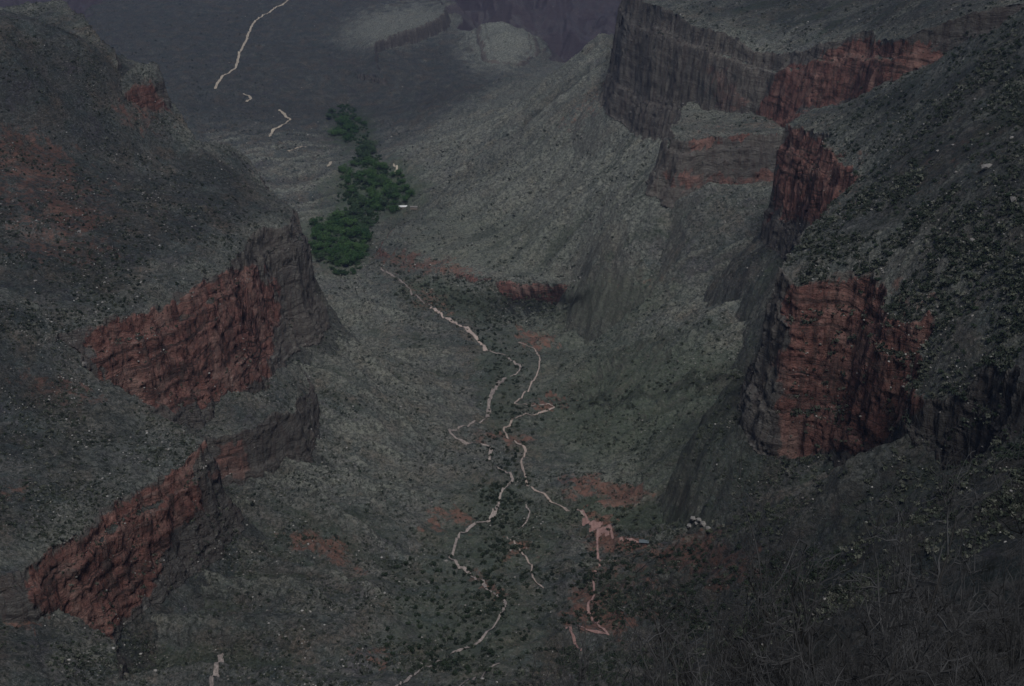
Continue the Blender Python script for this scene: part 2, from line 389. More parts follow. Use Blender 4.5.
addgreen(gul*flat*sstep(3600, 2600, Y), .5)
dark = np.maximum(dark, gul*.35)
rimn = np.clip(.5+fbm(X, Y, 40, 3, 215, .6), 0, 1); pale = np.maximum(pale, .55*RIMK*rimn*(LID != NAMES.index('platform_edge')+1)); green = green*(1-RIMK*.8)
addred(.6*(LID == NAMES.index('middle_terrace')+1)*(KK > 0), 1)
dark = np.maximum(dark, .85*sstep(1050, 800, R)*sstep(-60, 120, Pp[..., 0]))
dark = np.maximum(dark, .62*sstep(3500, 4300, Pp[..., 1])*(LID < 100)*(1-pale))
dark = np.where((LID == NAMES.index('platform_edge')+1)*(KK > 0), .45, dark)
dark = np.maximum(dark, .62*WEST*(1-RIMK*.6)*(1-steep)*(1-.7*np.clip(fbm(X, Y, 60, 4, 221, .7), 0, 1))); dark = np.maximum(dark, .7*(LID == NAMES.index('east_mesa')+1)*(1-steep)*(1-RIMK*.7)*(1-.6*np.clip(fbm(X, Y, 60, 4, 222, .7), 0, 1)))
log('zones')

# ------------------------------------------------------------------ materials
def mat(name, rough=.95):
    m = bpy.data.materials.new(name); m.use_nodes = True
    nt = m.node_tree; b = nt.nodes['Principled BSDF']; b.inputs['Roughness'].default_value = rough
    b.inputs['Specular IOR Level'].default_value = .15
    return m, nt, b
class NB:
    def __init__(s, nt): s.nt = nt
    def n(s, t, **k):
        x = s.nt.nodes.new(t)
        for a, v in k.items(): setattr(x, a, v)
        return x
    def l(s, a, b): s.nt.links.new(a, b)
    def noise(s, vec, scale, detail=4, rough=.6, dist=0):
        x = s.n('ShaderNodeTexNoise'); x.inputs['Scale'].default_value = scale; x.inputs['Detail'].default_value = detail
        x.inputs['Roughness'].default_value = rough; x.inputs['Distortion'].default_value = dist; s.l(vec, x.inputs['Vector']); return x.outputs['Fac']
    def ramp(s, fac, stops):
        x = s.n('ShaderNodeValToRGB'); e = x.color_ramp.elements
        while len(e) < len(stops): e.new(.5)
        for k, (p, c) in zip(e, stops): k.position = p; k.color = (c if len(c) == 4 else tuple(c)+(1,)) if not isinstance(c, (int, float)) else (c, c, c, 1)
        s.l(fac, x.inputs['Fac']); return x.outputs['Color']
    def mix(s, f, a, b, mode='MIX'):
        x = s.n('ShaderNodeMix', data_type='RGBA', blend_type=mode)
        for v, i in ((f, 0), (a, 6), (b, 7)):
            if isinstance(v, (int, float)): x.inputs[i].default_value = v
            elif isinstance(v, tuple): x.inputs[i].default_value = v if len(v) == 4 else v+(1,)
            else: s.l(v, x.inputs[i])
        return x.outputs[2]
    def math(s, op, a, b=0, c=None):
        x = s.n('ShaderNodeMath', operation=op)
        for v, i in ((a, 0), (b, 1), (c, 2)):
            if v is None: continue
            if isinstance(v, (int, float)): x.inputs[i].default_value = v
            else: s.l(v, x.inputs[i])
        return x.outputs[0]
    def mapping(s, vec, sc):
        x = s.n('ShaderNodeMapping'); x.inputs['Scale'].default_value = sc; s.l(vec, x.inputs['Vector']); return x.outputs[0]
    def attr(s, a):
        x = s.n('ShaderNodeAttribute', attribute_name=a); return x.outputs['Fac']
def land_material():
    m, nt, b = mat('canyon_land'); B = NB(nt)
    pos = B.n('ShaderNodeNewGeometry').outputs['Position']
    r, g, d, p, st = [B.attr(a) for a in ('red', 'green', 'dark', 'pale', 'steep')]
    fr = B.attr('far')
    # loose slopes: grey tan rubble with scrub
    n1 = B.noise(pos, .012, 5, .6); n2 = B.noise(pos, .09, 6, .75); n3 = B.noise(pos, .2, 5, .85); n4 = B.noise(B.mapping(pos, (1, 1, 2)), .16, 5, .8, .6)
    soil = B.ramp(n1, [(.3, (.14, .142, .14)), (.5, (.205, .20, .182)), (.7, (.135, .15, .145))])
    soil = B.mix(B.ramp(B.noise(pos, .0035, 4, .6), [(.35, 0.), (.65, .6)]), soil, (.16, .138, .118))
    hv = B.noise(pos, .028, 5, .7, .5); hw = B.noise(B.mapping(pos, (1.3, .8, 1)), .017, 4, .7)
    soil = B.mix(B.ramp(hv, [(.42, 0.), (.62, .75)]), soil, (.085, .118, .112))
    soil = B.mix(B.ramp(hw, [(.50, 0.), (.66, .8)]), soil, (.215, .165, .125))
    soil = B.mix(B.ramp(hw, [(.32, .7), (.44, 0.)]), soil, (.105, .092, .115))
    soil = B.mix(p, soil, (.33, .335, .27))
    scrub = B.ramp(n2, [(.35, (.045, .054, .044)), (.65, (.08, .09, .07))])
    speck = B.ramp(n3, [(.47, 0.), (.55, 1.)])
    speck2 = B.ramp(n4, [(.52, 0.), (.59, 1.)])
    c = B.mix(B.math('MULTIPLY', speck, .75), soil, scrub)
    c = B.mix(B.math('MULTIPLY', speck2, .75), c, (.04, .046, .04))
    stone = B.ramp(B.noise(pos, .42, 4, .8), [(.54, 0.), (.66, 1.)])
    c = B.mix(B.math('MULTIPLY', stone, B.math('ADD', .5, B.math('MULTIPLY', p, .3))), c, (.42, .40, .37))
    # grass and brush
    gf = B.math('MULTIPLY', g, B.ramp(n2, [(.25, .6), (.6, 1.)]))
    c = B.mix(gf, c, B.ramp(n3, [(.35, (.04, .062, .036)), (.65, (.135, .168, .108))]))
    # red soil
    rs = B.ramp(n2, [(.3, (.22, .105, .078)), (.7, (.33, .175, .13))])
    rsf = B.math('MULTIPLY', B.ramp(B.math('ADD', r, B.math('MULTIPLY', B.math('SUBTRACT', n2, .5), 2.2)), [(.30, 0.), (.62, .85)]), B.ramp(r, [(.03, 0.), (.2, 1.)])); rsf = B.math('MULTIPLY', rsf, B.ramp(n4, [(.5, 1.), (.62, .25)]))
    c = B.mix(rsf, c, rs)
    # rock faces: beds by height, stained streaks down the wall
    sep = B.n('ShaderNodeSeparateXYZ'); B.l(pos, sep.inputs[0])
    wob = B.math('MULTIPLY', B.noise(pos, .01, 3), 40.)
    zc = B.math('ADD', sep.outputs[2], wob)
    comb = B.n('ShaderNodeCombineXYZ'); B.l(B.math('MULTIPLY', zc, .16), comb.inputs[2]); B.l(B.math('MULTIPLY', sep.outputs[0], .004), comb.inputs[0]); B.l(B.math('MULTIPLY', sep.outputs[1], .004), comb.inputs[1])
    bed = B.noise(comb.outputs[0], 1., 4, .8)
    streak = B.noise(B.mapping(pos, (.13, .13, .012)), 1., 5, .7, .8)
    patch = B.noise(B.mapping(pos, (1, 1, 1.4)), .045, 5, .7, .5)
    grey = B.ramp(bed, [(.36, (.06, .056, .054)), (.47, (.20, .185, .165)), (.55, (.11, .104, .096)), (.66, (.26, .245, .22))])
    grey = B.mix(B.math('MULTIPLY', p, .5), grey, (.27, .235, .185))
    grey = B.mix(B.ramp(streak, [(.45, 0.), (.62, .7)]), grey, (.11, .085, .075))
    redc = B.ramp(patch, [(.36, (.12, .07, .06)), (.46, (.25, .115, .092)), (.62, (.33, .18, .145))])
    redc = B.mix(B.ramp(bed, [(.40, .85), (.47, 0.)]), redc, (.055, .038, .035)); redc = B.mix(B.ramp(bed, [(.60, 0.), (.66, .5)]), redc, (.30, .24, .21))
    redc = B.mix(B.ramp(streak, [(.48, 0.), (.64, .8)]), redc, (.10, .075, .065))
    redc = B.mix(B.ramp(n4, [(.58, 0.), (.66, .6)]), redc, (.08, .07, .055))
    blot = B.noise(pos, .022, 4, .65, .4)
    redc = B.mix(B.ramp(blot, [(.52, 0.), (.68, .6)]), redc, (.42, .27, .22)); redc = B.mix(B.ramp(blot, [(.30, .7), (.42, 0.)]), redc, (.085, .06, .055))
    rfac = B.ramp(B.math('MULTIPLY', r, B.math('ADD', B.math('MULTIPLY', patch, 2.2), .1)), [(.35, 0.), (.72, 1.)])
    rock = B.mix(rfac, grey, redc)
    sf = B.ramp(B.math('ADD', st, B.math('MULTIPLY', B.math('SUBTRACT', n4, .5), .6)), [(.35, 0.), (.6, 1.)])
    c = B.mix(sf, c, rock)
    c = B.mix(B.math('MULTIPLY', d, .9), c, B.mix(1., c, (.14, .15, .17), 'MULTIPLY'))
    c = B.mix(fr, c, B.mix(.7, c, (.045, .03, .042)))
    B.l(c, b.inputs['Base Color'])
    bp = B.n('ShaderNodeBump'); bp.inputs['Strength'].default_value = 1.; bp.inputs['Distance'].default_value = 3.2
    hh = B.math('ADD', B.math('MULTIPLY', n3, 1.), B.math('MULTIPLY', n4, 1.4)); hh = B.math('ADD', hh, B.math('MULTIPLY', B.math('MULTIPLY', bed, st), 1.2)); hh = B.math('ADD', hh, B.math('MULTIPLY', B.math('MULTIPLY', streak, st), 1.6))
    B.l(hh, bp.inputs['Height']); B.l(bp.outputs[0], b.inputs['Normal'])
    return m
M_land = land_material()
def speckled(name, c1, c2, scale=.5, rough=.95, bump=0.):
    m, nt, b = mat(name, rough); B = NB(nt); pos = B.n('ShaderNodeNewGeometry').outputs['Position']
    oi = B.n('ShaderNodeObjectInfo').outputs['Random']
    n = B.noise(pos, scale, 4, .7)
    n = B.math('ADD', n, B.math('MULTIPLY', B.math('SUBTRACT', oi, .5), .22))
    B.l(B.ramp(n, [(.32, c1), (.68, c2)]), b.inputs['Base Color'])
    if bump:
        bp = B.n('ShaderNodeBump'); bp.inputs['Distance'].default_value = bump; B.l(n, bp.inputs['Height']); B.l(bp.outputs[0], b.inputs['Normal'])
    return m
M_leaf = speckled('cottonwood_leaves', (.020, .058, .020), (.075, .135, .045), .12)
M_leafd = speckled('dull_leaves', (.032, .06, .030), (.065, .10, .05), .3)
M_jun = speckled('juniper_foliage', (.018, .03, .018), (.045, .062, .035), .6)
M_brush = speckled('brush_foliage', (.035, .045, .03), (.075, .085, .055), .4)
M_bark = speckled('bark', (.05, .042, .035), (.11, .095, .08), 1.5)
M_twig = speckled('bare_twigs', (.018, .018, .018), (.09, .088, .087), .35)
M_limb = speckled('dark_limbs', (.02, .019, .018), (.05, .047, .044), .8)
M_trail = speckled('trail_dust', (.30, .24, .20), (.48, .38, .33), .5)
M_trailred = speckled('red_trail_dust', (.20, .115, .10), (.33, .21, .185), .3)
M_wash = speckled('wash_gravel', (.17, .145, .13), (.42, .35, .31), .6)
M_far = speckled('platform_trail_dust', (.36, .30, .23), (.50, .43, .33), .03)
M_stone = speckled('boulder_stone', (.13, .12, .11), (.28, .26, .235), .5, .9, .3)
M_roof = speckled('blue_grey_metal_roof', (.075, .095, .105), (.12, .145, .155), 1., .8)
M_wood = speckled('dark_stone_walls', (.06, .05, .045), (.12, .10, .085), 2.)
M_white = speckled('pale_roofing', (.62, .62, .60), (.78, .78, .76), .8, .7)
M_wall = speckled('tan_walls', (.20, .17, .14), (.28, .24, .20), .8)

def mesh_obj(name, V_, F_, m, parent=None, smooth=False):
    me = bpy.data.meshes.new(name); me.from_pydata(V_, [], F_); me.materials.append(m); me.update()
    if smooth: me.shade_smooth()
    o = bpy.data.objects.new(name, me); COL.objects.link(o)
    if parent: o.parent = parent
    return o
def fast_mesh(name, co, quads, attrs=None, m=None, smooth=True):
    me = bpy.data.meshes.new(name)
    me.vertices.add(len(co)); me.vertices.foreach_set('co', co.astype(np.float32).ravel())
    k = quads.shape[1]
    me.loops.add(quads.size); me.loops.foreach_set('vertex_index', quads.astype(np.int32).ravel())
    me.polygons.add(len(quads)); me.polygons.foreach_set('loop_start', (np.arange(len(quads))*k).astype(np.int32))
    me.update(calc_edges=True)
    for a, v in (attrs or {}).items():
        at = me.attributes.new(a, 'FLOAT', 'POINT'); at.data.foreach_set('value', v.astype(np.float32))
    if m: me.materials.append(m)
    if smooth: me.shade_smooth()
    o = bpy.data.objects.new(name, me); COL.objects.link(o)
    return o

# ------------------------------------------------------------------ split the land into its landforms
na, nrr = Z.shape
idx = np.arange(na*nrr).reshape(na, nrr)
quads = np.stack([idx[:-1, :-1], idx[1:, :-1], idx[1:, 1:], idx[:-1, 1:]], -1).reshape(-1, 4)
co = Pp.reshape(-1, 3)
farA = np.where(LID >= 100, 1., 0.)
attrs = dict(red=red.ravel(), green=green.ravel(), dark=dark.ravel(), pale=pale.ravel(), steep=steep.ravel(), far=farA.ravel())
qsteep = (KK[:-1, :-1] > 0).ravel()
ql = LID[:-1, :-1].ravel(); qr = R[:-1, :-1].ravel()
cat = np.zeros(len(quads), int)
CN = {0: 'ground', 1: 'hill', 2: 'cliff', 3: 'mesa', 4: 'canyon_wall', 5: 'plateau'}
names = {0: 'valley_floor', 1: 'inner_gorge', 2: 'far_canyon_wall', 3: 'near_hillside'}
cat[ql == 100] = 1; cat[ql == 101] = 2; cat[(ql == 0) & (qr < 760)] = 3
k = 4
for i, nm in enumerate(NAMES):
    short = nm
    for part_, sel in (('slope', ~qsteep), ('cliff', qsteep)):
        names[k] = {'west_mesa': 'west_mesa', 'west_lower_mesa': 'lower_west_mesa', 'west_foreground_bench': 'west_bench', 'west_ledge': 'west_ledge', 'west_butte': 'butte',
                    'east_mesa': 'east_mesa', 'far_promontory': 'promontory', 'far_ledge': 'promontory_ledge', 'middle_terrace': 'terrace', 'platform_edge': 'platform', 'dome': 'rock_dome'}[nm] + ('_cliff' if part_ == 'cliff' else '')
        cat[(ql == i+1) & sel] = k; k += 1
LAND = []
for c_, nm in names.items():
    q = quads[cat == c_]
    if len(q) < 10: continue
    used, inv = np.unique(q, return_inverse=True)
    o = fast_mesh(nm, co[used], inv.reshape(-1, 4), {a: v[used] for a, v in attrs.items()}, M_land, not nm.endswith('cliff'))
    o['kind'] = 'structure'; LAND.append(o)
log('land meshes %d faces' % len(quads))

#@@REST@@
# ------------------------------------------------------------------ placing things on the land
tri = quads
BV = BVHTree.FromPolygons([tuple(x) for x in co.tolist()], quads.tolist())
log('bvh')
def hit(u, v, org=(0, 0, CAMZ)):
    d = ray(u, v); h_ = BV.ray_cast(Vector(org), Vector(d).normalized(), 14000)
    return h_[0], h_[1]
def drop(x, y, top=1400):
    h_ = BV.ray_cast(Vector((x, y, top)), Vector((0, 0, -1)), 4000)
    return h_[0].z if h_[0] else None
ON_TRAIL = set()
def ribbon(name, px, width, m, lift=.8, wob=.25, label=None):
    """a path or a dry bed laid over the land through the given photo points"""
    width = width*(.62 if width < 9 else .8); P3 = [hit(*p)[0] for p in px]; P3 = [p for p in P3 if p is not None]
    pl = []
    for a, b in zip(P3[:-1], P3[1:]):
        n = max(1, int((b-a).length/2.5))
        for i in range(n): pl.append(a.lerp(b, i/n))
    pl.append(P3[-1])
    A = np.array([(p.x, p.y) for p in pl])
    for _ in range(3):
        B_ = A.copy(); B_[1:-1] = (A[:-2]+2*A[1:-1]+A[2:])/4; A = B_
    T = np.gradient(A, axis=0); T /= np.linalg.norm(T, axis=1)[:, None]+1e-9; Nn_ = np.stack([-T[:, 1], T[:, 0]], 1)
    VV, FF = [], []; n = len(A); K = 4
    for i in range(n):
        s_ = i*2.5
        wl = width*(1+wob*math.sin(s_*.11+1)*math.cos(s_*.037)+wob*random.uniform(-.45, .45)); wr = width*(1+wob*math.sin(s_*.09+4)+wob*random.uniform(-.6, .6))
        e = min(1, (i+1)/3, (n-i)/3)
        zs = []
        for k_ in range(K+1):
            t = k_/K; o_ = (-wl/2*(1-t)+wr/2*t)*e
            q = A[i]+Nn_[i]*o_; z = drop(q[0], q[1]); ON_TRAIL.add((int(q[0]//3), int(q[1]//3))) if k_ == K//2 else None; VV.append((q[0], q[1], (z if z is not None else 0)+lift))
    for i in range(n-1):
        for k_ in range(K):
            a = i*(K+1)+k_; FF.append((a, a+1, a+K+2, a+K+1))
    o = mesh_obj(name, VV, FF, m, smooth=True); o['kind'] = 'structure'; return o
ribbon('trail', [(518,343),(527,346),(535.5,350),(540,360),(539,370),(534.7,379),(525,392),(514,405),(530,405),(549,405),(556,408),(549,411),(538,413)], 3.6, M_trail)
ribbon('trail', [(540,412.5),(527.6,414),(512,419.5),(503.5,428.6),(506.6,436.5),(516,443),(526,450),(521,463),(525,475),(532,488),(548,499),(564,508),(578,511),(584,517)], 3.6, M_trail)
ribbon('trail', [(578,511),(586,516),(592,524),(598,532),(597,540),(597.5,548),(600,562),(597,569),(593,576),(594,586),(595,594),(589,602),(587,608.5),(592,617),(598,626),(609,636)], 3.0, M_trailred)
ribbon('trail', [(609,636),(596,632),(580,628),(566,624.7),(571,634),(575,643),(581,652)], 3.2, M_trailred)
ribbon('trail', [(507,537),(515,546),(523,555),(532,565.5),(531,573),(533,579),(544,589)], 2.6, M_trail)
ribbon('trail', [(526,504.5),(530,512),(526,524),(518,530)], 2.6, M_wash, wob=.5)
ribbon('trail', [(594,530),(612,536),(628,541),(646,545)], 4.0, M_trailred, wob=.5)
def cleared(name, poly, m):
    pl = [hit(*q)[0] for q in poly]; pl = [(q.x, q.y) for q in pl]; a = np.array(pl)
    xs = np.arange(a[:, 0].min(), a[:, 0].max(), 2.); ys = np.arange(a[:, 1].min(), a[:, 1].max(), 2.)
    gx_, gy_ = np.meshgrid(xs, ys, indexing='ij'); sd_ = sdist(gx_, gy_, pl)+2.2*fbm(gx_, gy_, 9, 3, 301, .7) > 0
    VV, FF, ix = [], [], {}
    def vid(i, j):
        if (i, j) not in ix:
            ix[i, j] = len(VV); VV.append((xs[0]+2*i, ys[0]+2*j, drop(xs[0]+2*i, ys[0]+2*j)+.6))
        return ix[i, j]
    for i in range(len(xs)-1):
        for j in range(len(ys)-1):
            if sd_[i, j]: FF.append((vid(i, j), vid(i+1, j), vid(i+1, j+1), vid(i, j+1))); ON_TRAIL.add((int((xs[0]+2*i)//3), int((ys[0]+2*j)//3)))
    o = mesh_obj(name, VV, FF, m, smooth=True); o['kind'] = 'structure'
cleared('red_clearing', [(580,519),(588,521),(600,527),(611,532),(608,536),(602,538),(597,538),(589,530)], M_trailred)
ribbon('dry_wash', [(381,268),(392,276),(402,283),(410,289),(417,297),(424,303),(432,308)], 4.5, M_wash, wob=.6)
ribbon('dry_wash', [(430,307),(441,313),(450,320),(459,325),(468,330),(475,337),(482,344),(489.5,351)], 8.5, M_trail, wob=.6)
ribbon('dry_wash', [(489,351),(498,354),(506.6,356),(514,362),(521,368),(517,375),(510,377)], 4.2, M_wash, wob=.4)
ribbon('dry_wash', [(506,378),(498,384),(493.5,392),(490,398),(489,405),(489,412),(487,418)], 8.0, M_wash, wob=.35)
ribbon('dry_wash', [(486,419),(472.5,423),(460,427),(449,431),(453,436),(460,441),(472.5,443)], 4.0, M_wash, wob=.5)
ribbon('dry_wash', [(472.5,443),(482,445),(491,447),(490,454),(489,460),(497,467),(506.6,473),(513,479),(507,487),(501,494),(499,503),(494,515),(482,523),(468,529),(460,533)], 5.0, M_wash, wob=.45)
ribbon('dry_wash', [(460,533),(455,545),(449,558),(457,565),(465.5,569),(475,578),(485,587),(496,596),(505,601),(504,610),(501,616),(491,630),(480,641),(462,650),(440,661),(422,669)], 3.6, M_wash, wob=.5)
ribbon('dry_wash', [(422,669),(410,677),(401,684),(392,694)], 3.0, M_wash, wob=.5)
ribbon('dry_wash', [(500,664),(484,674),(466,682),(450,692)], 3.0, M_wash, wob=.5)
ribbon('platform_trail', [(292,-2),(283,5),(273,10),(262,17),(253,24),(248,34),(245,43),(241,51),(238,60),(236,68),(228,74),(222,77),(218,83),(215,89.5)], 9, M_far, 1.5)
ribbon('platform_trail', [(243,94),(249,96),(251,99),(246,102)], 9, M_far, 1.5)
ribbon('platform_trail', [(279,110),(284,114),(290.5,120),(283,125),(273,130),(270,137)], 9, M_far, 1.5)
ribbon('platform_trail', [(287,151),(297,149),(306,147)], 7, M_far, 1.5)
ribbon('platform_trail', [(331,162),(330,165),(328,167)], 9, M_far, 1.5)
ribbon('platform_trail', [(393.6,164),(397,168),(392,175)], 7, M_far, 1.5)
ribbon('rubble_chute', [(222,654),(217,665),(212,676),(208,690)], 7, M_wash, wob=.4)
log('ribbons')

def tag(o, label, cat, group=None):
    o['label'] = label; o['category'] = cat
    if group: o['group'] = group
    return o
# --- foliage and stone meshes
def clump_arrays(n, r, seed, leaf=.22, flat=.8):
    """n small leaf faces spread through an uneven crown"""
    g = np.random.default_rng(seed)
    lobes = g.normal(size=(6, 3))*np.array([.38, .38, .25])*r; lobes[:, 2] = np.abs(lobes[:, 2])+.35*r
    lr = g.uniform(.38, .62, 6)*r
    k_ = g.integers(0, 6, n); d = g.normal(size=(n, 3)); d /= np.linalg.norm(d, axis=1)[:, None]
    c = lobes[k_]+d*(lr[k_]*g.uniform(.55, 1.05, n)**.5)[:, None]*np.array([1, 1, flat]); c[:, 2] = np.maximum(c[:, 2], .03*r)
    a = g.normal(size=(n, 3)); a /= np.linalg.norm(a, axis=1)[:, None]
    b = np.cross(a, d); b /= np.linalg.norm(b, axis=1)[:, None]+1e-6
    s_ = (leaf*r*g.uniform(.6, 1.4, n))[:, None]
    V_ = np.stack([c-a*s_*.5-b*s_*.3, c+a*s_*.5-b*s_*.3, c+b*s_*.7], 1).reshape(-1, 3)
    return V_, np.arange(3*n).reshape(n, 3)
def stone_arrays(seed):
    bm = bmesh.new(); bmesh.ops.create_icosphere(bm, subdivisions=1, radius=1)
    g = random.Random(seed); sx, sy, sz = g.uniform(.8, 1.3), g.uniform(.7, 1.1), g.uniform(.5, .8)
    for v in bm.verts:
        k_ = g.uniform(.72, 1.18); v.co = Vector((v.co.x*sx*k_, v.co.y*sy*k_, v.co.z*sz*k_+.25))
    V_ = np.array([v.co[:] for v in bm.verts]); F_ = np.array([[v.index for v in f.verts] for f in bm.faces]); bm.free()
    return V_, F_
def merged(name, protos, locs, sizes, m, tone=None, label='', cat='', zs=None):
    VV, FF, TT, base_ = [], [], [], 0
    for i, (p, s_) in enumerate(zip(locs, sizes)):
        V_, F_ = protos[i % len(protos)]
        a = RNG.uniform(0, 6.28); c_, s2 = math.cos(a), math.sin(a)
        Q_ = np.stack([V_[:, 0]*c_-V_[:, 1]*s2, V_[:, 0]*s2+V_[:, 1]*c_, V_[:, 2]*RNG.uniform(.8, 1.2)], 1)*s_+np.array(p)
        VV.append(Q_); FF.append(F_+base_); base_ += len(V_); TT.append(np.full(len(V_), RNG.uniform(0, 1)))
    o = fast_mesh(name, np.concatenate(VV), np.concatenate(FF), {'tone': np.concatenate(TT)}, m, smooth=False)
    o['kind'] = 'stuff'; o['label'] = label; o['category'] = cat
    return o
def toned(name, stops):
    m, nt, b = mat(name); B = NB(nt); B.l(B.ramp(B.attr('tone'), stops), b.inputs['Base Color']); return m
M_scrub = toned('scrub', [(0., (.028, .036, .026)), (.4, (.045, .055, .04)), (.8, (.085, .092, .066)), (1., (.15, .15, .12))])
M_scree = toned('scree', [(0., (.10, .09, .08)), (.6, (.22, .205, .185)), (1., (.40, .38, .35))])
brushp = [clump_arrays(26, 1., 100+i, .62) for i in range(14)]
stonep = [stone_arrays(i) for i in range(8)]

# how thick the brush grows, by photo area
def brush_density(u, v):
    d = .42
    if v < 130 and u < 620: d = .06
    if u > 800 and 60 < v < 420: d = 1.
    if u < 270 and v < 340: d = .7
    if 380 < u < 560 and 560 < v: d = .8
    if 540 < u < 780 and 380 < v < 520: d = .7
    if 480 < u < 540 and 300 < v < 560: d = 1.
    if 400 < u < 600 and 272 < v < 325 and v > 265+(u-400)*.13: d = 2.
    if u > 560 and v > 500: d = .9
    if u < 240 and v > 380: d = .6
    return d
_gx, _gy = np.meshgrid(np.arange(512)*8., np.arange(512)*8., indexing='ij')
CL = sstep(-.5, .6, fbm(_gx, _gy, 70, 4, 171, .7))
def scatter(n, org, rough_ok=.5, dens=brush_density):
    out = []
    for i in range(n):
        u, v = random.uniform(-70, 1094), random.uniform(-5, 740)
        if random.random() > dens(u, v): continue
        p, nn = hit(u, v, org)
        if p is None or p.y < 480: continue
        if abs(nn.z) < rough_ok or (int(p.x//3), int(p.y//3)) in ON_TRAIL: continue
        if dens(u, v) < 1.5 and CL[int(p.x//8) % 512, int(p.y//8) % 512] < random.random(): continue
        out.append(p)
    return out
SC = float(os.environ.get('SCAT', '1'))
locs = scatter(int(200000*SC), (0, 0, CAMZ)) + scatter(int(9000*SC), (-70, 0, CAMZ)) + scatter(int(9000*SC), (70, 0, CAMZ))
sz = [min(3.0, .45+abs(random.gauss(0, .65)))*(1.+.5*(p.y > 2400)+.55*(p.x > 230 and p.y < 1600)) for p in locs]
merged('desert_brush', brushp, [(p.x, p.y, p.z-.15) for p in locs], sz, M_scrub, label='low dark scrub dotted thickly over the canyon slopes', cat='brush')
locs = scatter(int(46000*SC), (0, 0, CAMZ), .35, lambda u, v: {True: .9, False: .45}[(u < 330 or 780 < u < 980) and v < 480] * (.25 if u > 560 and v > 430 else 1) if v > 120 else .2)
sz = [min(2.4, .32+abs(random.gauss(0, .45)))*(1.+.8*(p.y > 2400)) for p in locs]
merged('scree', stonep, [(p.x, p.y, p.z-.1) for p in locs], sz, M_scree, label='small pale stones strewn over the slopes and ledges', cat='stones')
log('brush')

# --- single junipers: those one can count
def tri_mesh(name, arr, m, smooth=False):
    V_, F_ = arr; me = bpy.data.meshes.new(name); me.from_pydata(V_.tolist(), [], F_.tolist()); me.materials.append(m); return me
jun = [tri_mesh('juniper', clump_arrays(170, 1., 300+i, .30, .85), M_jun) for i in range(7)]
bsh = [tri_mesh('bush', clump_arrays(120, 1., 400+i, .34, .7), M_brush) for i in range(5)]
taken = []
def plant(n, region, meshes, smin, smax, name, label, group, cat, gap=7, slope=.5):
    made = 0; tries = 0
    while made < n and tries < n*40:
        tries += 1
        u, v = random.uniform(region[0], region[2]), random.uniform(region[1], region[3])
        if len(region) > 4 and not region[4](u, v): continue
        p, nn = hit(u, v)
        if p is None or abs(nn.z) < slope or p.y < 700: continue
        if any((abs(u-a) < gap and abs(v-b) < gap*.7) for a, b in taken): continue
        taken.append((u, v)); made += 1
        o = bpy.data.objects.new(name, random.choice(meshes)); COL.objects.link(o)
        s_ = random.uniform(smin, smax); o.location = (p.x, p.y, p.z-.2); o.scale = (s_, s_*random.uniform(.85, 1.15), s_*random.uniform(.8, 1.1)); o.rotation_euler = (0, 0, random.uniform(0, 6.28))
        tag(o, label, cat, group)
    return made
east_edge = lambda u, v: u > np.interp(v, [20, 60, 130, 185, 215, 250, 300, 330, 440], [960, 930, 800, 862, 830, 806, 870, 940, 930])
plant(120, (800, 30, 1020, 440, east_edge), jun, 1.5, 3.0, 'juniper_bush', 'round dark juniper on the stony slope above the right hand red cliffs', 'junipers on the right hand slope', 'juniper')
plant(70, (0, 60, 250, 320, lambda u, v: v > np.interp(u, [0, 140, 250], [60, 130, 200]) and v < np.interp(u, [0, 90, 250], [330, 330, 250])), jun, 1.2, 2.4, 'juniper_bush', 'dark juniper on the reddish slope above the large left hand cliff', 'junipers on the upper left slope', 'juniper')
plant(26, (0, 390, 170, 560, lambda u, v: v < np.interp(u, [0, 30, 190], [560, 555, 430])), jun, .9, 1.8, 'juniper_bush', 'dark juniper on the grey shelf above the lower left red cliff', 'junipers on the lower left shelf', 'juniper')
plant(12, (0, 612, 108, 686), jun, 1.0, 1.9, 'juniper_bush', 'dark juniper on the shelf in the bottom left corner', 'junipers in the bottom left corner', 'juniper')
plant(90, (385, 555, 505, 675), jun, 1.9, 3.3, 'juniper_bush', 'round dark juniper on the green flat beside the lower dry wash', 'junipers beside the lower wash', 'juniper')
plant(20, (575, 480, 660, 505), bsh, 1.0, 1.8, 'round_bush', 'dark bush on the red bank right of the trail bend', 'bushes on the red bank', 'bush', 5)
plant(40, (600, 506, 780, 535), bsh, 2.0, 3.6, 'round_bush', 'dense green bush in the band behind the small shelter', 'bushes behind the shelter', 'bush', 6)
plant(55, (600, 560, 760, 650), bsh, 1.2, 2.4, 'round_bush', 'dull green bush on the red slope below the small shelter', 'bushes below the shelter', 'bush', 6)
plant(120, (448, 320, 545, 600, lambda u, v: abs(u-np.interp(v, [320, 370, 450, 520, 600], [470, 515, 508, 505, 490])) < 26), bsh, 1.9, 3.6, 'round_bush', 'green bush along the trail and wash in the middle of the valley', 'bushes along the valley wash', 'bush', 5)
plant(40, (545, 320, 740, 470), bsh, 1.8, 3.4, 'round_bush', 'dark bush on the green slope east of the winding trail', 'bushes on the green east slope', 'bush', 8)
plant(44, (395, 272, 560, 318, lambda u, v: v > 268+(u-395)*.13 and v < 300+(u-395)*.1), bsh, 3.0, 5.5, 'round_bush', 'large dark green bush in the gully below the orange terrace lip', 'bushes in the gully below the terrace', 'bush', 4)
plant(26, (240, 300, 450, 545), jun, 1.3, 2.3, 'juniper_bush', 'single dark juniper on the grey slope west of the wash', 'junipers on the west valley slope', 'juniper', 10)
log('junipers')

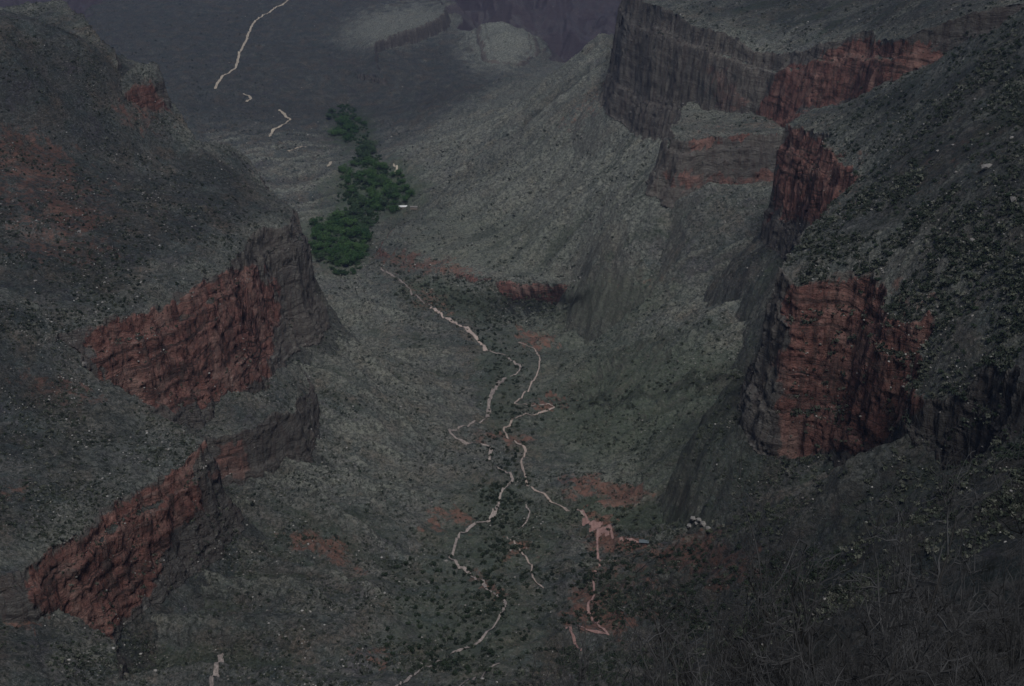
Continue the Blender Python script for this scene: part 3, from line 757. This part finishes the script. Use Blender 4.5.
def thicket(n, reg, edge, s0, s1, name, label):
    out = []
    for i in range(n):
        u, v = random.uniform(reg[0], reg[2]), random.uniform(reg[1], reg[3])
        if not edge(u, v): continue
        p, nn = hit(u, v)
        if p is None or nn.z < .5 or p.y < 600 or CL[int(p.x//8) % 512, int(p.y//8) % 512] < random.random()*.6: continue
        out.append(p)
    merged(name, jthick, [(p.x, p.y, p.z-.2) for p in out], [random.uniform(s0, s1) for p in out], thicket_m, label=label, cat='scrub')
M_thick = toned('dark_scrub', [(0., (.014, .022, .014)), (1., (.035, .048, .03))])
jthick = [clump_arrays(70, 1., 600+i, .42, .85) for i in range(8)]
M_creek = toned('creek_green', [(0., (.016, .036, .018)), (1., (.05, .085, .035))])
thicket_m = M_creek
_gv = lambda u, v: ((u-np.interp(v, [105, 130, 150, 190, 215, 245, 275], [345, 351, 366, 376, 358, 337, 345]))/np.interp(v, [105, 130, 150, 190, 215, 245, 275], [8, 16, 9, 34, 20, 30, 12]))**2 < random.random()*1.3
thicket(9000, (300, 105, 425, 275), _gv, 2.5, 5.0, 'creek_thicket', 'low green thicket growing between the cottonwoods of the groves')
thicket_m = M_thick
thicket(3400, (790, 0, 1080, 470), east_edge, 1.3, 2.9, 'juniper_scrub', 'dense dark juniper scrub covering the right hand slope')
thicket(1500, (-40, 50, 260, 330), lambda u, v: v > np.interp(u, [0, 140, 250], [55, 130, 200]) and v < np.interp(u, [0, 90, 250], [330, 330, 250]), .9, 2.1, 'hillside_scrub', 'dark scrub scattered over the upper left slope')
thicket(2200, (430, 315, 560, 690), lambda u, v: abs(u-np.interp(v, [315, 370, 450, 520, 600, 690], [470, 515, 508, 500, 490, 440])) < random.uniform(4, 34), 1.3, 2.9, 'wash_scrub', 'dark green scrub lining the dry wash down the middle of the valley')
thicket(2600, (520, 545, 860, 700), lambda u, v: True, 1.2, 2.6, 'lower_scrub', 'dark grey green scrub on the slope below the small shelter')
plant(34, (545, 370, 760, 412, lambda u, v: abs(v-(406-(u-560)*.17)) < 4), bsh, 2.0, 3.4, 'round_bush', 'dark bush in the line along the side gully right of the trail bend', 'bushes in the side gully', 'bush', 4)
# --- boulders
bmsh = [tri_mesh('boulder', a, M_stone) for a in stonep]
def boulder(u, v, s_, label, group=None, m=None):
    p, nn = hit(u, v)
    if p is None: return
    o = bpy.data.objects.new('boulder', random.choice(bmsh)); COL.objects.link(o)
    o.location = (p.x, p.y, p.z-.2*s_); o.scale = (s_, s_*.9, s_*.9); o.rotation_euler = (0, 0, random.uniform(0, 6)); tag(o, label, 'boulder', group)
boulder(989, 167, 6.0, 'large pale boulder among the junipers near the right edge')
boulder(1014, 200, 5.0, 'broad reddish grey boulder at the right edge below the large pale one')
boulder(973, 95+145, 3.0, 'pale boulder below the largest boulder on the right hand slope')
boulder(446, 561, 2.4, 'small white boulder beside the lower dry wash')
boulder(79, 232, 3.6, 'pale pinkish boulder on the upper left slope')
boulder(143, 193, 2.6, 'single white stone block on the upper left slope beneath the butte')
boulder(83, 364, 4.2, 'white block at the left foot of the large red cliff')
for k_, (u, v) in enumerate([(690,526),(697,523),(704,524),(700,520),(708,528),(694,519)]):
    boulder(u, v, random.uniform(3.0, 5.0), 'pale grey rock in the heap right of the small shelter', 'rocks in the pale heap')
for k_ in range(26):
    boulder(random.uniform(870, 1020), random.uniform(90, 330), random.uniform(1.2, 2.4), 'smaller pale boulder scattered on the right hand slope', 'small boulders on the right hand slope')
for k_ in range(22):
    boulder(random.uniform(10, 200), random.uniform(150, 300), random.uniform(1.0, 2.0), 'smaller pale boulder scattered on the upper left slope', 'small boulders on the upper left slope')

# --- cottonwood grove
def tube(VV, FF, pts_, rad, n=6):
    base_ = len(VV); m_ = len(pts_)
    for i, (p, r_) in enumerate(zip(pts_, rad)):
        t = (pts_[min(i+1, m_-1)]-pts_[max(i-1, 0)]).normalized()
        a = t.orthogonal().normalized(); b = t.cross(a)
        for k_ in range(n):
            an = 2*math.pi*k_/n; VV.append(tuple(p+(a*math.cos(an)+b*math.sin(an))*r_))
    for i in range(m_-1):
        for k_ in range(n):
            FF.append((base_+i*n+k_, base_+i*n+(k_+1) % n, base_+(i+1)*n+(k_+1) % n, base_+(i+1)*n+k_))
def trunk_mesh(seed):
    g = random.Random(seed); VV, FF = [], []
    tube(VV, FF, [Vector((0, 0, -.1)), Vector((.02, .01, .3)), Vector((.03, -.02, .7))], [.06, .045, .03])
    for i in range(5):
        a = g.uniform(0, 6.28); tube(VV, FF, [Vector((.02, 0, .3+.06*i)), Vector((math.cos(a)*.25, math.sin(a)*.25, .6+.06*i)), Vector((math.cos(a)*.42, math.sin(a)*.42, .85))], [.03, .02, .01], 5)
    me = bpy.data.meshes.new('trunk'); me.from_pydata(VV, [], FF); me.materials.append(M_bark); return me
cw = []
for i in range(6):
    cw.append((tri_mesh('crown', clump_arrays(760, 1., 500+i, .13, .9), M_leaf if i < 4 else M_leafd), trunk_mesh(i)))
def cottonwood(u, v, r_, label, group, k_):
    p, nn = hit(u, v)
    if p is None or p.y < 2300: return
    e = bpy.data.objects.new('cottonwood_tree', None); COL.objects.link(e); e.location = (p.x, p.y, p.z); e.rotation_euler = (0, 0, random.uniform(0, 6)); tag(e, label, 'tree', group)
    c = bpy.data.objects.new('crown', cw[k_][0]); COL.objects.link(c); c.parent = e; c.scale = (r_, r_, r_*random.uniform(.85, 1.1)); c.location = (0, 0, r_*.35)
    t = bpy.data.objects.new('trunk', cw[k_][1]); COL.objects.link(t); t.parent = e; t.scale = (r_*1.2,)*3
for n_, cx, cy, rx, ry, rot, label, group in [
    (110, 338, 241, 33, 26, 12, 'bright green cottonwood in the lower grove beside the left cliff end', 'cottonwoods of the lower grove'),
    (84, 378, 188, 38, 22, 22, 'green cottonwood in the middle grove left of the white roofs', 'cottonwoods of the middle grove'),
    (30, 350, 131, 19, 14, 10, 'bright green cottonwood in the small upper grove', 'cottonwoods of the upper grove'),
    (6, 331, 117, 7, 4, 0, 'dark tree in the small clump above the upper grove', 'trees above the upper grove'),
    (26, 362, 214, 20, 11, 60, 'dark green tree between the lower and the middle grove', 'trees between the groves'),
    (18, 366, 152, 8, 8, 60, 'dark green tree between the middle and the upper grove', 'trees joining the upper grove')]:
    for i in range(n_):
        a = random.uniform(0, 6.28); q = math.sqrt(random.random()); x_, y_ = rx*q*math.cos(a), ry*q*math.sin(a); c_, s_ = math.cos(math.radians(rot)), math.sin(math.radians(rot))
        cottonwood(cx+x_*c_-y_*s_, cy+x_*s_+y_*c_, random.uniform(6, 14), label, group, random.randint(4, 5) if 'dark' in label else random.choice([0, 1, 2, 3, 0, 1, 2, 3, 4]))
log('cottonwoods')

# --- the rest house and the far roofs
def box(VV, FF, x0, y0, z0, x1, y1, z1):
    b = len(VV); VV += [(x0,y0,z0),(x1,y0,z0),(x1,y1,z0),(x0,y1,z0),(x0,y0,z1),(x1,y0,z1),(x1,y1,z1),(x0,y1,z1)]
    FF += [(b,b+3,b+2,b+1),(b+4,b+5,b+6,b+7),(b,b+1,b+5,b+4),(b+1,b+2,b+6,b+5),(b+2,b+3,b+7,b+6),(b+3,b,b+4,b+7)]
def gable(VV, FF, w_, d_, z0, z1, th=.25):
    b = len(VV)
    for zz in (0, th):
        VV += [(-w_/2,-d_/2,z0+zz),(w_/2,-d_/2,z0+zz),(w_/2,0,z1+zz),(-w_/2,0,z1+zz),(w_/2,d_/2,z0+zz),(-w_/2,d_/2,z0+zz)]
    FF += [(b+6,b+7,b+8,b+9),(b+9,b+8,b+10,b+11),(b,b+3,b+2,b+1),(b+3,b+5,b+4,b+2),(b,b+1,b+7,b+6),(b+5,b+11,b+10,b+4),(b+1,b+2,b+8,b+7),(b+2,b+4,b+10,b+8),(b,b+6,b+9,b+3),(b+3,b+9,b+11,b+5)]
def house(u, v, w_, d_, hw, hr, rz, name, label, cat, mr, mw, open_=False):
    p, nn = hit(u, v)
    e = bpy.data.objects.new(name, None); COL.objects.link(e); e.location = (p.x, p.y, p.z+.1); e.rotation_euler = (0, 0, rz); tag(e, label, cat)
    VV, FF = [], []; gable(VV, FF, w_+1, d_+1.2, hw, hr); mesh_obj('roof', VV, FF, mr, e)
    if open_:
        VV, FF = [], []; box(VV, FF, -w_/2, d_/2-.4, -1.5, w_/2, d_/2, hw); box(VV, FF, -w_/2, -d_/2, -1.5, -w_/2+.4, d_/2-.4, hw); mesh_obj('wall', VV, FF, mw, e)
        for x_ in (-w_/2+.8, 0, w_/2-.3):
            VV, FF = [], []; box(VV, FF, x_-.18, -d_/2, -1.5, x_+.18, -d_/2+.36, hw+.15); mesh_obj('post', VV, FF, mw, e)
    else:
        VV, FF = [], []; box(VV, FF, -w_/2, -d_/2, -2.5, w_/2, d_/2, hw); mesh_obj('wall', VV, FF, mw, e)
house(644, 544, 8.0, 5.2, 2.6, 4.1, math.radians(-8), 'rest_house', 'small open trail shelter with a blue grey roof on the red ridge', 'shelter', M_roof, M_wood, True)
house(403, 208, 17, 9, 3.2, 5.6, math.radians(5), 'long_cabin', 'low white roofed cabin right of the middle grove', 'cabin', M_white, M_wall)
house(414, 208, 15, 8, 2.6, 4.2, math.radians(-6), 'small_cabin', 'greyer low roof at the right end of the white roofed cabin', 'cabin', M_stone, M_wall)

# --- bare trees on the slope just below the viewpoint
def bare_tree(seed):
    g = random.Random(seed)
    TV, TF, LIMBS, WV, WF = [], [], [], [], []
    def grow(p, d, L, r_, n, VV, FF, curl, sides):
        pts_ = [p]; rad = [r_]; q = p.copy(); dd = d.copy()
        for i in range(n):
            dd = (dd+Vector((g.gauss(0, curl), g.gauss(0, curl), g.gauss(.03, curl)))).normalized(); q = q+dd*(L/n); pts_.append(q.copy()); rad.append(max(r_*(1-.8*(i+1)/n), .0035))
        tube(VV, FF, pts_, rad, sides); return pts_, dd
    trunk, d0 = grow(Vector((0, 0, -.4)), Vector((g.uniform(-.15, .15), 0, 1)).normalized(), 3.6, .17, 6, TV, TF, .1, 7)
    for i in range(11):
        LV, LF = [], []
        a = i*2.4+g.uniform(-.4, .4); st_ = trunk[min(6, 2+i//3)]
        lp, ld = grow(st_, Vector((math.cos(a), math.sin(a), g.uniform(.3, 1.2))).normalized(), g.uniform(2.8, 4.2), .075, 9, LV, LF, .15, 5)
        LIMBS.append((LV, LF))
        for j in range(13):
            b0 = lp[g.randint(2, 9)]; bd = (Vector((g.gauss(0, 1), g.gauss(0, 1), g.gauss(.25, .8))).normalized()+ld*.5).normalized()
            bp_, bd2 = grow(b0, bd, g.uniform(.9, 2.0), .028, 6, WV, WF, .3, 4)
            for k_ in range(8):
                t0 = bp_[g.randint(1, 6)]; td = (Vector((g.gauss(0, 1), g.gauss(0, 1), g.gauss(.2, .8))).normalized()+bd2*.6).normalized()
                tp, td2 = grow(t0, td, g.uniform(.35, .95), .012, 4, WV, WF, .38, 3)
                for l_ in range(3):
                    grow(tp[g.randint(1, 4)], (Vector((g.gauss(0, 1), g.gauss(0, 1), g.gauss(.1, .8))).normalized()+td2*.6).normalized(), g.uniform(.15, .45), .006, 2, WV, WF, .3, 3)
    def me_(n, V_, F_, m): 
        me = bpy.data.meshes.new(n); me.from_pydata(V_, [], F_); me.materials.append(m); return me
    return me_('trunk', TV, TF, M_limb), [me_('limb', a, b, M_limb) for a, b in LIMBS], me_('twigs', WV, WF, M_twig)
bt = [bare_tree(901), bare_tree(902), bare_tree(903)]
def bare_shrub(seed):
    g = random.Random(seed); VV, FF = [], []
    def grow(p, d, L, r_, n, curl, sides):
        pts_ = [p]; rad = [r_]; q = p.copy(); dd = d.copy()
        for i in range(n):
            dd = (dd+Vector((g.gauss(0, curl), g.gauss(0, curl), g.gauss(.05, curl)))).normalized(); q = q+dd*(L/n); pts_.append(q.copy()); rad.append(max(r_*(1-.8*(i+1)/n), .006))
        tube(VV, FF, pts_, rad, sides); return pts_, dd
    for i in range(12):
        a = g.uniform(0, 6.28); lp, ld = grow(Vector((0, 0, -.1)), Vector((math.cos(a), math.sin(a), g.uniform(.4, 1.6))).normalized(), g.uniform(1.0, 1.8), .03, 7, .3, 4)
        for j in range(9):
            bp_, d2 = grow(lp[g.randint(1, 6)], (ld+Vector((g.gauss(0, .8), g.gauss(0, .8), g.gauss(.2, .6)))).normalized(), g.uniform(.4, 1.0), .015, 5, .38, 3)
            for k_ in range(6): grow(bp_[g.randint(1, 4)], (d2+Vector((g.gauss(0, .8), g.gauss(0, .8), g.gauss(.1, .6)))).normalized(), g.uniform(.2, .45), .009, 3, .4, 3)
    me = bpy.data.meshes.new('shrub'); me.from_pydata(VV, [], FF); me.materials.append(M_twig); return me
bs = [bare_shrub(951+i) for i in range(4)]
nsh = 0
for t_ in range(8000):
    if nsh >= 290: break
    u, v = random.uniform(560, 1060), random.uniform(470, 720)
    p, nn = hit(u, v)
    if p is None or p.y > 480 or p.y < 60: continue
    o = bpy.data.objects.new('leafless_shrub', random.choice(bs)); COL.objects.link(o); o.location = p; k_ = random.uniform(.7, 1.3)*(1+p.y/500); o.scale = (k_, k_, k_*random.uniform(.8, 1.1)); o.rotation_euler = (0, 0, random.uniform(0, 6))
    tag(o, 'leafless grey shrub on the dark near slope in the lower right', 'shrub', 'leafless shrubs on the near slope'); nsh += 1
print('near shrubs', nsh)
log('bare trees')
for i, (u, dist, vtop, label) in enumerate([
    (1010, 66, 415, 'tallest bare grey tree at the right edge in front of the dark slope'),
    (900, 58, 440, 'wide bare twiggy tree left of the tallest one at the right edge'),
    (800, 66, 500, 'bare twiggy tree third from the right edge below the right hand red pillar'),
    (705, 78, 545, 'bare grey shrubby tree below and right of the small shelter'),
    (620, 88, 600, 'leftmost bare tree whose twig tips reach the bottom of the switchbacks'),
    (950, 50, 530, 'nearest bare tree low in the bottom right corner'),
    (850, 42, 585, 'low bare tree left of the nearest one on the bottom edge'),
    (560, 92, 650, 'smallest bare treetop at the middle of the bottom edge'),
    (760, 50, 620, 'low bare tree on the bottom edge right of the switchbacks')]):
    d = ray(u, vtop); k_ = dist/d[1]; x_, y_ = d[0]*k_, dist; ztop = CAMZ+d[2]*k_; zg = drop(x_, y_)
    hgt = ztop-zg; s_ = hgt/6.6
    print('tree', u, round(hgt, 1))
    e = bpy.data.objects.new('bare_tree', None); COL.objects.link(e); e.location = (x_, y_, zg); e.rotation_euler = (0, 0, i*1.7); e.scale = (min(s_, 1.9),)*2+(s_,)
    tag(e, label, 'bare tree', 'bare trees on the near slope')
    tm, lm, wm = bt[i % 3]
    for nm_, me in [('trunk', tm)]+[('limb', l_) for l_ in lm]+[('twigs', wm)]:
        c = bpy.data.objects.new(nm_, me); COL.objects.link(c); c.parent = e
log('placed')

# --- the air
HZ = 2.5e-5
VV, FF = [], []; zlo, zhi = float(co[:, 2].min())-30, max(float(co[:, 2].max())+30, 1030)
box(VV, FF, -12000, -1500, zlo, 12000, 12500, zhi)
mh = bpy.data.materials.new('haze_air'); mh.use_nodes = True; nt = mh.node_tree
for n_ in list(nt.nodes):
    if n_.type != 'OUTPUT_MATERIAL': nt.nodes.remove(n_)
pv = nt.nodes.new('ShaderNodeVolumePrincipled'); pv.inputs['Color'].default_value = (.5, .62, 1., 1); pv.inputs['Density'].default_value = HZ; pv.inputs['Anisotropy'].default_value = .2
nt.links.new(pv.outputs[0], [n_ for n_ in nt.nodes if n_.type == 'OUTPUT_MATERIAL'][0].inputs['Volume'])
hz = mesh_obj('haze', VV, FF, mh); hz['kind'] = 'stuff'; hz['label'] = 'thin bluish haze filling the canyon'; hz['category'] = 'haze'

#@@END@@

# ------------------------------------------------------------------ light
world = bpy.data.worlds.new('World'); scene.world = world; world.use_nodes = True
wn_ = world.node_tree; bg = wn_.nodes['Background']
sky = wn_.nodes.new('ShaderNodeTexSky'); sky.sky_type = 'NISHITA'; sky.sun_disc = False
SE, SA = math.radians(58), math.radians(172)      # the sun stands high behind the camera, behind thin cloud
sky.sun_elevation = SE; sky.sun_rotation = SA; sky.altitude = 2000
wn_.links.new(sky.outputs[0], bg.inputs['Color']); bg.inputs['Strength'].default_value = .05
sd = bpy.data.lights.new('sun', 'SUN'); sd.energy = 2.3; sd.angle = math.radians(20); sd.color = (1, .99, .98)
so = bpy.data.objects.new('sun', sd); COL.objects.link(so); so.location = (0, 0, 1500)
dirv = Vector((math.sin(SA)*math.cos(SE), math.cos(SA)*math.cos(SE), math.sin(SE)))
so.rotation_euler = (-dirv).to_track_quat('-Z', 'Y').to_euler()
vs = scene.view_settings; vs.view_transform = 'Standard'; vs.look = 'None'; vs.exposure = -0.14; vs.gamma = 1.0
scene.cycles.max_bounces = 4; scene.cycles.diffuse_bounces = 2; scene.cycles.volume_bounces = 0
log('done')
